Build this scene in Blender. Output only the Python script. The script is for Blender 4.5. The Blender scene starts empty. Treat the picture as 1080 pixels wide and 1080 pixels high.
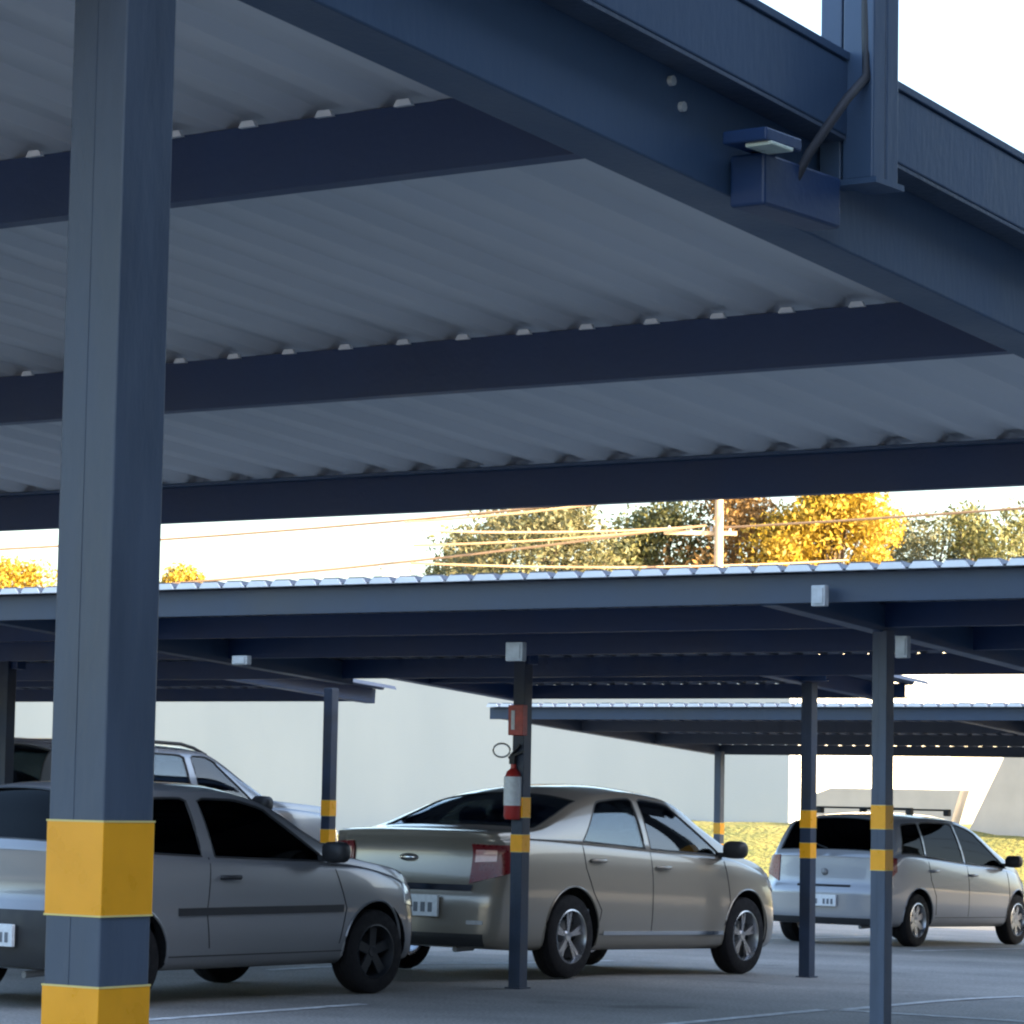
import bpy, bmesh, math, random
from mathutils import Vector, Matrix
from mathutils.bvhtree import BVHTree
random.seed(7)
R = math.radians
scene = bpy.context.scene
col = scene.collection
CA, SA = math.cos(R(35)), math.sin(R(35))
# world axes: +y runs along the rafters (away, to the right), +x along the purlins (towards the viewer's right)
def c2w(X, Z, z=0.0):            # view-aligned ground coordinates (right, ahead) -> world
    return Vector((X*CA - Z*SA, X*SA + Z*CA, z))
def w2c(x, y): return (x*CA + y*SA, -x*SA + y*CA)
def sm(t): t = max(0.0, min(1.0, t)); return t*t*(3-2*t)
def lerp(a, b, t): return a+(b-a)*t

# ------------------------------------------------------------------ materials
def new_mat(name):
    m = bpy.data.materials.new(name); m.use_nodes = True
    return m, m.node_tree.nodes, m.node_tree.links, m.node_tree.nodes['Principled BSDF']
def mat(name, colr, rough=.5, metal=0, coat=0, var=.12, scale=6, bump=0, bscale=80, spec=.5, stretch=None, rvar=.1):
    m, N, L, b = new_mat(name)
    tc = N.new('ShaderNodeTexCoord'); mp = N.new('ShaderNodeMapping')
    L.new(tc.outputs['Object'], mp.inputs[0])
    if stretch: mp.inputs['Scale'].default_value = stretch
    n = N.new('ShaderNodeTexNoise'); n.inputs['Scale'].default_value = scale; n.inputs['Detail'].default_value = 5
    L.new(mp.outputs[0], n.inputs[0])
    r = N.new('ShaderNodeMapRange'); r.inputs[1].default_value = .3; r.inputs[2].default_value = .7
    r.inputs[3].default_value = 1-var; r.inputs[4].default_value = 1+var
    L.new(n.outputs[0], r.inputs[0])
    mx = N.new('ShaderNodeVectorMath'); mx.operation = 'SCALE'; mx.inputs[0].default_value = colr[:3]
    L.new(r.outputs[0], mx.inputs['Scale']); L.new(mx.outputs[0], b.inputs['Base Color'])
    r2 = N.new('ShaderNodeMapRange'); r2.inputs[1].default_value = .3; r2.inputs[2].default_value = .7
    r2.inputs[3].default_value = max(.02, rough-rvar*rough*2); r2.inputs[4].default_value = min(1, rough+rvar*rough*2)
    L.new(n.outputs[0], r2.inputs[0]); L.new(r2.outputs[0], b.inputs['Roughness'])
    b.inputs['Metallic'].default_value = metal; b.inputs['Coat Weight'].default_value = coat
    b.inputs['Coat Roughness'].default_value = .06
    b.inputs['Specular IOR Level'].default_value = spec
    if bump:
        n2 = N.new('ShaderNodeTexNoise'); n2.inputs['Scale'].default_value = bscale; n2.inputs['Detail'].default_value = 6
        L.new(mp.outputs[0], n2.inputs[0])
        bp = N.new('ShaderNodeBump'); bp.inputs['Strength'].default_value = bump; bp.inputs['Distance'].default_value = .02
        L.new(n2.outputs[0], bp.inputs['Height']); L.new(bp.outputs[0], b.inputs['Normal'])
    return m
def glass_mat(name, tint, refl=1.0):
    m, N, L, b = new_mat(name); N.remove(b)
    out = [n for n in N if n.type == 'OUTPUT_MATERIAL'][0]
    t = N.new('ShaderNodeBsdfTransparent'); t.inputs[0].default_value = (*tint, 1)
    g = N.new('ShaderNodeBsdfGlossy'); g.inputs['Roughness'].default_value = .03; g.inputs[0].default_value = (.9, .93, .95, 1)
    f = N.new('ShaderNodeFresnel'); f.inputs[0].default_value = 1.45
    mu = N.new('ShaderNodeMath'); mu.operation = 'MULTIPLY_ADD'; mu.inputs[1].default_value = refl; mu.inputs[2].default_value = .012
    L.new(f.outputs[0], mu.inputs[0])
    x = N.new('ShaderNodeMixShader'); L.new(mu.outputs[0], x.inputs[0]); L.new(t.outputs[0], x.inputs[1]); L.new(g.outputs[0], x.inputs[2])
    L.new(x.outputs[0], out.inputs[0])
    return m
M = {}
M['fascia'] = mat('dull_blue_fascia_paint', (.028, .048, .088), .5, var=.25, scale=1.5, bump=.05)
M['steel_post'] = mat('slate_blue_post_paint', (.064, .088, .132), .45, var=.22, scale=7, bump=.12, bscale=50, stretch=(1, 1, .25))
M['steel'] = mat('slate_blue_paint', (.040, .078, .150), .42, var=.10, scale=3, bump=.05, bscale=60, stretch=(1, 1, .3))
M['steel_dark'] = mat('dark_blue_paint', (.009, .036, .115), .45, var=.14, scale=2, bump=.05, bscale=40)
M['navy_post'] = mat('navy_post_paint', (.016, .030, .060), .5, var=.3, scale=4, bump=.1, bscale=40)
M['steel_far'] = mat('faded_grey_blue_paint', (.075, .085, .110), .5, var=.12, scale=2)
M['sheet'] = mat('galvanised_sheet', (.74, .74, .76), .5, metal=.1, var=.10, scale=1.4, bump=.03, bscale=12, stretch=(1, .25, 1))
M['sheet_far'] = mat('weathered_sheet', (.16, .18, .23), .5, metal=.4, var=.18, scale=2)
M['gap_light'] = mat('white_gap_light', (.85, .87, .90), .6, var=.06)  # white for daylight showing through the roof sheet gaps
M['yellow'] = mat('yellow_reflective_tape', (1.0, .43, .006), .32, var=.05, scale=20, coat=.2)
M['tape_edge'] = mat('pale_tape_edge', (.80, .66, .25), .5, var=.05)
M['silver'] = mat('silver_metallic_paint', (.27, .285, .315), .30, metal=.3, coat=.8, var=.01, scale=1, rvar=0)
M['beige'] = mat('beige_silver_metallic_paint', (.26, .24, .205), .30, metal=.4, coat=.8, var=.01, scale=1, rvar=0)
M['grey_car'] = mat('grey_silver_metallic_paint', (.20, .208, .222), .30, metal=.35, coat=.8, var=.01, scale=1, rvar=0)
M['white_car'] = mat('pale_grey_metallic_paint', (.26, .28, .31), .25, metal=.4, coat=.8, var=.03, scale=1)
M['black_plastic'] = mat('black_plastic', (.016, .018, .022), .55, var=.2, scale=12)
M['interior'] = mat('dark_interior', (.010, .011, .013), .9, var=.2, spec=.1)
M['seat'] = mat('grey_seat_fabric', (.09, .092, .098), .9, var=.2, scale=30, bump=.1, spec=.2)
M['rubber'] = mat('tyre_rubber', (.008, .008, .010), .85, var=.25, scale=25, bump=.15, bscale=60, spec=.25)
M['alloy'] = mat('alloy_rim', (.38, .39, .41), .28, metal=.9, var=.06)
M['rim_dark'] = mat('black_rim', (.012, .014, .018), .5, var=.2, spec=.3)
M['chrome'] = mat('chrome', (.80, .81, .82), .12, metal=1, var=.02)
M['red_lens'] = mat('red_lens', (.15, .005, .009), .3, coat=.25, var=.15, scale=30)
M['clear_lens'] = mat('clear_lens', (.62, .64, .66), .10, metal=.3, coat=1, var=.12, scale=30)
M['pink_lens'] = mat('pale_pink_lens', (.62, .33, .31), .12, coat=1, var=.1, scale=30)
M['plate'] = mat('plate_white', (.66, .70, .74), .4, var=.10, scale=40)
M['plate_ink'] = mat('plate_ink', (.12, .14, .17), .5)
M['red'] = mat('red_enamel', (.42, .030, .025), .35, coat=.4, var=.08)
M['faded_red'] = mat('red_sign_enamel', (.50, .10, .08), .5, var=.25, scale=18)
M['cable'] = mat('dark_cable', (.02, .022, .03), .6)
M['sun_cable'] = mat('sunlit_cable', (.26, .17, .10), .6, var=.1)  # tan tone is sunlight on the wires, put into the colour
M['concrete_pole'] = mat('tan_concrete', (.50, .36, .22), .8, var=.1)
M['hose'] = mat('grey_hose', (.30, .31, .32), .5)
M['box'] = mat('pale_grey_plastic', (.42, .45, .48), .5, var=.15, scale=20)
M['lamp_glass'] = mat('frosted_lamp_cover', (.62, .70, .60), .3, var=.15, scale=20)
M['line'] = mat('worn_white_line', (.48, .49, .50), .85, var=.45, scale=9, bump=.1)
M['stone'] = mat('warm_grey_masonry', (.50, .45, .40), .9, var=.08, scale=2, bump=.1)
M['pole_dark'] = mat('dark_render', (.09, .095, .10), .9, var=.1, scale=.4)
M['pole_grey'] = mat('grey_pole', (.22, .23, .24), .7)
M['glass'] = glass_mat('car_glass', (.45, .50, .50), 1.3)
M['glass_dark'] = glass_mat('tinted_car_glass', (.03, .04, .05), .14)
M['glass_mid'] = glass_mat('smoked_car_glass', (.45, .49, .50), .6)

def wall_mat(name, c, bandc):
    m, N, L, b = new_mat(name)
    tc = N.new('ShaderNodeTexCoord')
    n = N.new('ShaderNodeTexNoise'); n.inputs['Scale'].default_value = .35; n.inputs['Detail'].default_value = 6
    mp = N.new('ShaderNodeMapping'); mp.inputs['Scale'].default_value = (1, 1, .35)
    L.new(tc.outputs['Object'], mp.inputs[0]); L.new(mp.outputs[0], n.inputs[0])
    r = N.new('ShaderNodeValToRGB'); r.color_ramp.elements[0].position = .3; r.color_ramp.elements[1].position = .7
    r.color_ramp.elements[0].color = (*bandc, 1); r.color_ramp.elements[1].color = (*c, 1)
    L.new(n.outputs[0], r.inputs[0])
    L.new(r.outputs[0], b.inputs['Base Color']); b.inputs['Roughness'].default_value = .9
    n2 = N.new('ShaderNodeTexNoise'); n2.inputs['Scale'].default_value = 30
    bp = N.new('ShaderNodeBump'); bp.inputs['Strength'].default_value = .15; bp.inputs['Distance'].default_value = .02
    L.new(tc.outputs['Object'], n2.inputs[0]); L.new(n2.outputs[0], bp.inputs['Height']); L.new(bp.outputs[0], b.inputs['Normal'])
    return m
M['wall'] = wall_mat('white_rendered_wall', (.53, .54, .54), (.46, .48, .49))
M['wall_sun'] = wall_mat('sunlit_rendered_wall', (.76, .74, .68), (.70, .68, .62))  # lit copy of the rendered wall, warm sunlight put into its colour

def asphalt():
    m, N, L, b = new_mat('asphalt')
    tc = N.new('ShaderNodeTexCoord')
    n1 = N.new('ShaderNodeTexNoise'); n1.inputs['Scale'].default_value = .35; n1.inputs['Detail'].default_value = 7; n1.inputs['Roughness'].default_value = .62
    mp = N.new('ShaderNodeMapping'); mp.inputs['Scale'].default_value = (1, 1.7, 1)
    L.new(tc.outputs['Object'], mp.inputs[0]); L.new(mp.outputs[0], n1.inputs[0])
    r1 = N.new('ShaderNodeValToRGB'); e = r1.color_ramp.elements
    e[0].position = .36; e[0].color = (.15, .148, .145, 1); e[1].position = .62; e[1].color = (.235, .228, .218, 1)
    L.new(n1.outputs[0], r1.inputs[0])
    n2 = N.new('ShaderNodeTexNoise'); n2.inputs['Scale'].default_value = 45; n2.inputs['Detail'].default_value = 4
    L.new(tc.outputs['Object'], n2.inputs[0])
    r2 = N.new('ShaderNodeMapRange'); r2.inputs[1].default_value = .3; r2.inputs[2].default_value = .7; r2.inputs[3].default_value = .62; r2.inputs[4].default_value = 1.4
    L.new(n2.outputs[0], r2.inputs[0])
    mx = N.new('ShaderNodeVectorMath'); mx.operation = 'SCALE'
    L.new(r1.outputs[0], mx.inputs[0]); L.new(r2.outputs[0], mx.inputs['Scale'])
    # oil stains
    v = N.new('ShaderNodeTexNoise'); v.inputs['Scale'].default_value = 1.1; v.inputs['Detail'].default_value = 3
    L.new(tc.outputs['Object'], v.inputs[0])
    r3 = N.new('ShaderNodeMapRange'); r3.inputs[1].default_value = .62; r3.inputs[2].default_value = .74; r3.inputs[3].default_value = 1; r3.inputs[4].default_value = .55
    L.new(v.outputs[0], r3.inputs[0])
    mx2 = N.new('ShaderNodeVectorMath'); mx2.operation = 'SCALE'; L.new(mx.outputs[0], mx2.inputs[0]); L.new(r3.outputs[0], mx2.inputs['Scale'])
    L.new(mx2.outputs[0], b.inputs['Base Color']); b.inputs['Roughness'].default_value = .82
    bp = N.new('ShaderNodeBump'); bp.inputs['Strength'].default_value = .4; bp.inputs['Distance'].default_value = .01
    L.new(n2.outputs[0], bp.inputs['Height']); L.new(bp.outputs[0], b.inputs['Normal'])
    return m
M['asphalt'] = asphalt()
def grassm():
    m, N, L, b = new_mat('grass')
    tc = N.new('ShaderNodeTexCoord')
    n1 = N.new('ShaderNodeTexNoise'); n1.inputs['Scale'].default_value = 1.3; n1.inputs['Detail'].default_value = 9; n1.inputs['Roughness'].default_value = .7
    L.new(tc.outputs['Object'], n1.inputs[0])
    r1 = N.new('ShaderNodeValToRGB'); e = r1.color_ramp.elements
    e[0].position = .32; e[0].color = (.070, .095, .022, 1); e[1].position = .68; e[1].color = (.22, .19, .045, 1)
    L.new(n1.outputs[0], r1.inputs[0]); L.new(r1.outputs[0], b.inputs['Base Color']); b.inputs['Roughness'].default_value = .9
    bp = N.new('ShaderNodeBump'); bp.inputs['Strength'].default_value = .9; bp.inputs['Distance'].default_value = .12
    n2 = N.new('ShaderNodeTexNoise'); n2.inputs['Scale'].default_value = 9; n2.inputs['Detail'].default_value = 6
    L.new(tc.outputs['Object'], n2.inputs[0]); L.new(n2.outputs[0], bp.inputs['Height']); L.new(bp.outputs[0], b.inputs['Normal'])
    return m
M['grass'] = grassm()
def leafm(name, c1, c2):
    m, N, L, b = new_mat(name)
    g = N.new('ShaderNodeNewGeometry')
    r1 = N.new('ShaderNodeValToRGB'); e = r1.color_ramp.elements
    e[0].color = (*c1, 1); e[1].color = (*c2, 1)
    L.new(g.outputs['Random Per Island'], r1.inputs[0])
    L.new(r1.outputs[0], b.inputs['Base Color']); b.inputs['Roughness'].default_value = .6
    t = N.new('ShaderNodeBsdfTranslucent'); L.new(r1.outputs[0], t.inputs[0])
    mx = N.new('ShaderNodeMixShader'); mx.inputs[0].default_value = .35
    out = [n for n in N if n.type == 'OUTPUT_MATERIAL'][0]
    L.new(b.outputs[0], mx.inputs[1]); L.new(t.outputs[0], mx.inputs[2]); L.new(mx.outputs[0], out.inputs[0])
    return m
M['leaf_green'] = leafm('grey_green_leaves', (.085, .100, .050), (.22, .19, .085))
M['leaf_olive'] = leafm('olive_leaves', (.080, .095, .035), (.20, .18, .06))
M['leaf_orange'] = leafm('orange_brown_leaves', (.16, .10, .035), (.38, .21, .06))
M['leaf_gold'] = leafm('golden_leaves', (.30, .20, .025), (.50, .34, .035))
M['bark'] = mat('bark', (.10, .075, .055), .9, var=.3, bump=.3, bscale=20)

# ------------------------------------------------------------------ helpers
def link(o, parent=None):
    col.objects.link(o)
    if parent: o.parent = parent
    return o
def tag(o, label=None, cat=None, group=None, kind=None):
    if label: o['label'] = label
    if cat: o['category'] = cat
    if group: o['group'] = group
    if kind: o['kind'] = kind
    return o
def empty(name, loc=(0, 0, 0), rz=0, ry=0):
    o = bpy.data.objects.new(name, None); col.objects.link(o)
    o.location = loc; o.rotation_euler = (0, ry, rz); o.empty_display_size = .2
    return o
class MB:
    def __init__(s): s.v = []; s.f = []; s.mi = []
    def add(s, vs, fs, mi=0):
        k = len(s.v); s.v += [tuple(v) for v in vs]; s.f += [tuple(i+k for i in f) for f in fs]; s.mi += [mi]*len(fs); return s
    def box(s, c, d, rot=None, mi=0):
        x, y, z = d[0]/2, d[1]/2, d[2]/2
        vs = [Vector((a*x, b*y, e*z)) for a in (-1, 1) for b in (-1, 1) for e in (-1, 1)]
        if rot: vs = [rot @ v for v in vs]
        vs = [v+Vector(c) for v in vs]
        return s.add(vs, [(0, 1, 3, 2), (4, 6, 7, 5), (0, 4, 5, 1), (2, 3, 7, 6), (0, 2, 6, 4), (1, 5, 7, 3)], mi)
    def tube(s, pts, r, n=8, mi=0, cap=True, radii=None):
        pts = [Vector(p) for p in pts]; rings = []
        for i, p in enumerate(pts):
            d = (pts[min(i+1, len(pts)-1)]-pts[max(i-1, 0)]).normalized()
            up = Vector((0, 0, 1)) if abs(d.z) < .95 else Vector((1, 0, 0))
            a = d.cross(up).normalized(); b = a.cross(d)
            rr = radii[i] if radii else r
            rings.append([p + a*math.cos(2*math.pi*k/n)*rr + b*math.sin(2*math.pi*k/n)*rr for k in range(n)])
        vs = [v for q in rings for v in q]; fs = []
        for i in range(len(rings)-1):
            for k in range(n):
                fs.append((i*n+k, i*n+(k+1) % n, (i+1)*n+(k+1) % n, (i+1)*n+k))
        if cap: fs.append(tuple(range(n-1, -1, -1))); fs.append(tuple((len(rings)-1)*n+k for k in range(n)))
        return s.add(vs, fs, mi)
    def lathe(s, prof, n=40, axis='y', mi=0, c=(0, 0, 0)):      # prof: (r, h), closed loop, around the axis
        vs = []
        for k in range(n):
            a = 2*math.pi*k/n
            for r, h in prof:
                p = (r*math.cos(a), h, r*math.sin(a)) if axis == 'y' else (r*math.cos(a), r*math.sin(a), h)
                vs.append((p[0]+c[0], p[1]+c[1], p[2]+c[2]))
        m = len(prof); fs = []
        for k in range(n):
            for j in range(m):
                fs.append((k*m+j, k*m+(j+1) % m, ((k+1) % n)*m+(j+1) % m, ((k+1) % n)*m+j))
        return s.add(vs, fs, mi)
    def build(s, name, mats, parent=None, smooth=None, bevel=0, merge=False, solid=0):
        me = bpy.data.meshes.new(name); me.from_pydata(s.v, [], s.f)
        if not isinstance(mats, (list, tuple)): mats = [mats]
        for m in mats: me.materials.append(m)
        me.polygons.foreach_set('material_index', s.mi)
        bm = bmesh.new(); bm.from_mesh(me)
        if merge: bmesh.ops.remove_doubles(bm, verts=bm.verts, dist=merge if merge is not True else 1e-5)
        bmesh.ops.recalc_face_normals(bm, faces=bm.faces)
        if bevel: bmesh.ops.bevel(bm, geom=bm.edges, offset=bevel, segments=2, affect='EDGES', profile=.5)
        bm.to_mesh(me); bm.free()
        if smooth is not None:
            me.polygons.foreach_set('use_smooth', [True]*len(me.polygons)); me.set_sharp_from_angle(angle=R(smooth))
        o = bpy.data.objects.new(name, me); col.objects.link(o)
        if parent: o.parent = parent
        return o
def spline(pts):                        # smooth 1-d curve through (x, value) points
    pts = sorted(pts); xs = [p[0] for p in pts]; ys = [p[1] for p in pts]; n = len(xs)
    d = [(ys[i+1]-ys[i])/(xs[i+1]-xs[i]) for i in range(n-1)]
    m = [d[0]]+[0 if d[i-1]*d[i] <= 0 else 2*d[i-1]*d[i]/(d[i-1]+d[i]) for i in range(1, n-1)]+[d[-1]]
    def f(x):
        if x <= xs[0]: return ys[0]
        if x >= xs[-1]: return ys[-1]
        i = 0
        while x > xs[i+1]: i += 1
        h = xs[i+1]-xs[i]; t = (x-xs[i])/h
        return ((1+2*t)*(1-t)**2*ys[i] + t*(1-t)**2*h*m[i] + t*t*(3-2*t)*ys[i+1] + t*t*(t-1)*h*m[i+1])
    return f

# ------------------------------------------------------------------ ground
def gz(x, y):                           # the lot falls gently away beyond the second row
    d = max(0.0, y-19.5)
    z = -.020*d*sm(d/3) if d < 21 else -.42
    return z
def bank(x, y):
    X, Z = w2c(x, y)
    top = lerp(.25, .85, sm((X+6)/9))
    return -.42 + sm((Z-55)/8)*(top+.42)

def sheet(name, xs, ys, zf, m, kind='structure', th=None):
    mb = MB(); nx, ny = len(xs), len(ys)
    vs = [(x, y, zf(x, y)) for y in ys for x in xs]
    fs = [(j*nx+i, j*nx+i+1, (j+1)*nx+i+1, (j+1)*nx+i) for j in range(ny-1) for i in range(nx-1)]
    mb.add(vs, fs); o = mb.build(name, m, smooth=60)
    tag(o, kind=kind); return o
def rng(a, b, n): return [a+(b-a)*i/(n-1) for i in range(n)]
sheet('ground', [-3000, -400]+rng(-80, 60, 36)+[400, 3000], [-3000, -200]+rng(-20, 60, 81)+[400, 3000], gz, M['asphalt'])
# grass bank, laid out in view-aligned coordinates but a plain terrain sheet
mb = MB(); Xs = rng(-60, 60, 121); Zs = rng(54.5, 110, 60)
vs = []
for Z in Zs:
    for X in Xs:
        p = c2w(X, Z); q = .05*math.sin(X*3.1+Z)*math.sin(Z*2.3-X*1.7)
        vs.append((p.x, p.y, bank(p.x, p.y)+.012+q*sm((Z-56)/2)))
mb.add(vs, [(j*121+i, j*121+i+1, (j+1)*121+i+1, (j+1)*121+i) for j in range(59) for i in range(120)])
tag(mb.build('grass_bank', M['grass'], smooth=60), kind='structure')
# kerb along the foot of the bank
mb = MB(); a = c2w(-60, 54.3); b = c2w(60, 54.3)
mb.box(((a.x+b.x)/2, (a.y+b.y)/2, -.36), (120, .18, .24), Matrix.Rotation(R(35), 3, 'Z'))
tag(mb.build('kerb', M['stone'], bevel=.01), kind='structure')
# painted bay lines
def line(a, b, w=.10):
    mb = MB(); a, b = Vector(a), Vector(b); d = (b-a).normalized(); n = Vector((-d.y, d.x))*w/2
    k = 12; vs = []
    for i in range(k+1):
        p = a.lerp(b, i/k)
        for s in (1, -1):
            q = p+n*s; vs.append((q.x, q.y, gz(q.x, q.y)+.004))
    mb.add(vs, [(2*i, 2*i+1, 2*i+3, 2*i+2) for i in range(k)])
    return mb
mbl = MB()
for a, b in (((-12.75, 13.6), (-12.75, 16.6)), ((-10.4, 13.6), (-10.4, 18.6)), ((-8.1, 13.6), (-8.1, 18.6)),
             ((-15.6, 19.1), (-15.6, 24)), ((-10.3, 18.75), (-10.3, 24)),
             ((-10.3, 18.67), (-4, 18.67)), ((-16, 30.6), (-16, 35)), ((-18.9, 30.6), (-18.9, 35)), ((-13, 30.6), (-13, 35))):
    l = line(a, b); mbl.add(l.v, l.f)
tag(mbl.build('road_marking', M['line']), kind='structure')

# ------------------------------------------------------------------ canopies
def yz_rot(slope): return Matrix.Rotation(-math.atan(slope), 3, 'X')
def ribbed(x0, x1, y0, y1, zf, pitch=.2, h=.035, wide=.12):
    """trapezoidal sheet, ribs along y, zf(y)=underside of pans"""
    prof = []; x = x0; s = (pitch-wide)/4
    while x < x1:
        prof += [(x, 0), (x+s, 0), (x+2*s, h), (x+2*s+wide, h), (x+3*s+wide, 0)]; x += pitch
    vs = []; n = len(prof)
    for dz in (0, .0015):
        for y in (y0, y1):
            for (px, pz) in prof: vs.append((px, y, zf(y)+pz+dz))
    fs = []
    for i in range(n-1):
        fs += [(i, i+1, n+i+1, n+i), (2*n+i, 3*n+i, 3*n+i+1, 2*n+i+1), (i, 2*n+i, 2*n+i+1, i+1), (n+i, n+i+1, 3*n+i+1, 3*n+i)]
    fs += [(0, n, 3*n, 2*n), (n-1, 3*n-1, 4*n-1, 2*n-1)]
    mb = MB(); mb.add(vs, fs); return mb
def cbeam_x(x0, x1, y, zb, h, w, lip=.018, t=.004):
    """lipped C purlin running along x, open side away"""
    mb = MB()
    pr = [(0, 0), (w, 0), (w, lip), (w-t, lip), (w-t, t), (t, t), (t, h-t), (w-t, h-t), (w-t, h-lip), (w, h-lip), (w, h), (0, h)]
    vs = [(x, y+a, zb+b) for x in (x0, x1) for a, b in pr]; n = len(pr)
    fs = [(i, (i+1) % n, n+(i+1) % n, n+i) for i in range(n)]+[tuple(range(n)), tuple(range(2*n-1, n-1, -1))]
    mb.add(vs, fs); return mb
def post(parent, x, y, zt, size, m, bands=((1.38, 1.235), (1.11, .985)), label=None):
    z0 = gz(x, y)
    mb = MB()
    # two channel sections welded into one box: shallow seam on two faces
    h = size/2
    mb.box((x, y, (z0+zt)/2), (size, size, zt-z0+.02))
    p = mb.build('post', m, parent, bevel=.004)
    s = MB()
    s.box((x-.006, y-h-.0003, (z0+zt)/2), (.003, .0012, zt-z0-.02))
    s.build('weld_seam', m, p)
    bp = MB(); bp.box((x, y, z0+.005), (size*1.35, size*1.35, .010)); bp.build('base_plate', m, p)
    for (a, b) in bands:
        q = MB(); q.box((x, y, z0+(a+b)/2), (size+.003, size+.003, a-b)); bb = q.build('yellow_band', M['yellow'], p, bevel=.0015)
        for zz in (a, b):
            e = MB(); e.box((x, y, z0+zz), (size+.0042, size+.0042, .003)); e.build('tape_edge', M['tape_edge'], bb)
    if label: p['label'] = label
    return p
def canopy(label, x0, x1, y0, y1, zbot, slope, purlins, ph, pw, rafters, posts, psize, msteel, mpurl, msheet, group,
           rh=.20, fascia=0, gap_light=None, gap_spots=(), rw=.12, drop=.10):
    """zbot(y)=underside of purlins = zbot - slope*(y-y0)"""
    root = empty('canopy', (0, 0, 0))
    tag(root, label, 'canopy', group)
    zb = lambda y: zbot - slope*(y-y0)
    sheet_z = lambda y: zb(y)+ph
    # root sits at the foot of its first post
    ribbed(x0, x1, y0-.12, y1+.10, lambda y: sheet_z(y)+.002).build('roof_sheet', msheet, root)
    for y in purlins:
        cbeam_x(x0, x1, y, zb(y), ph, pw).build('purlin', mpurl, root)
    for rx in rafters:
        mb = MB(); L_ = (y1-y0)
        rr = yz_rot(slope); zc = (zb(y0)+zb(y1))/2-.002
        mb.box((rx, (y0+y1)/2, zc+rh/2-drop), (rw, L_/math.cos(math.atan(slope)), rh), rr)
        mb.build('rafter', msteel, root, bevel=.004)
    if fascia:
        mb = MB(); mb.box(((x0+x1)/2, y0-.02, sheet_z(y0)-fascia/2-.004), (x1-x0, .035, fascia)); mb.build('fascia', M['fascia'], root, bevel=.003)
    if gap_light:
        mb = MB(); x = x0; s = (.2-.12)/4; y = y0-.10; z = sheet_z(y)+.002  # daylight under the sheet crests, built as white pieces
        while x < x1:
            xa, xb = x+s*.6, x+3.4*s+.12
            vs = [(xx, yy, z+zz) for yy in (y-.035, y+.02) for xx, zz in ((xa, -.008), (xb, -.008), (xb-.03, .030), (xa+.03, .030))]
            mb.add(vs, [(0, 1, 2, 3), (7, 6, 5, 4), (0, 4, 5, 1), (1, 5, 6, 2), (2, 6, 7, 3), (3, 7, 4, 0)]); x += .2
        f = mb.build('gap_light_strip', M['gap_light'], root)
    for (y, xa, xb) in gap_spots:  # light slivers above a purlin, built as small white pieces
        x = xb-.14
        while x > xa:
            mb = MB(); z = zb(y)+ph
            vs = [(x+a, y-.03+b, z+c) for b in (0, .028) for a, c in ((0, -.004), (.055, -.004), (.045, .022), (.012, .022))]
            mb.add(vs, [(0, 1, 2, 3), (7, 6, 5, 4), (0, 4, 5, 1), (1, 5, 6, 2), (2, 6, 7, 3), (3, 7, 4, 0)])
            mb.build('gap_light_spot', M['gap_light'], root); x -= .2
    for (px, py, lab) in posts:
        post(root, px, py, zb(py)-drop, psize, M['steel_post'] if fascia else M['navy_post'], label=lab)
    return root

# near canopy (we stand beside its gable rafter)
HA, SLA, YA = 1.42+1.217, .077, 4.89      # underside of purlins/rafter at y=YA
zA = lambda y: HA-SLA*(y-YA)
A = empty('canopy'); tag(A, 'nearest steel canopy overhead, its slanting gable rafter crossing the top right above the ribbed roof', 'canopy', 'steel parking canopies')
ribbed(-22, -3.29, 0.2, 8.62, lambda y: zA(y)+.142, pitch=.2, h=.026, wide=.085).build('roof_sheet', M['sheet'], A)
for y in (1.15, 3.02, 4.89, 6.76):
    cbeam_x(-22, -3.292, y, zA(y)+.0, .14, .05).build('purlin', M['steel_dark'], A)
for y in (4.89, 6.76, 3.02):  # slivers of daylight over the purlins, modelled as white pieces
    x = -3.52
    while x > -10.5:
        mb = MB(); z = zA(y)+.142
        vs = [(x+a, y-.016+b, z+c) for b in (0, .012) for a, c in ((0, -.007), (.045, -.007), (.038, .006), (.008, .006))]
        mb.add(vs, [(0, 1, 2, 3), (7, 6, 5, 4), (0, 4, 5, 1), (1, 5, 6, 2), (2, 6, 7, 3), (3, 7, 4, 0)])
        mb.build('gap_light_spot', M['gap_light'], A); x -= .2
# edge purlin with gutter
cbeam_x(-22, -3.292, 8.55, zA(8.5)+.01, .13, .05).build('purlin', M['steel_dark'], A)
mb = MB(); mb.box((-12.6, 8.50, zA(8.5)+.137), (18.6, .04, .012)); g = mb.build('gutter_lip', M['steel'], A, bevel=.002)
mb = MB(); mb.tube([(-8.6, 8.47, zA(8.5)+.15), (-8.6, 8.47, zA(8.5)+.05), (-8.63, 8.47, zA(8.5)-.03)], .012); mb.build('gutter_bracket', M['steel'], A)
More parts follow.
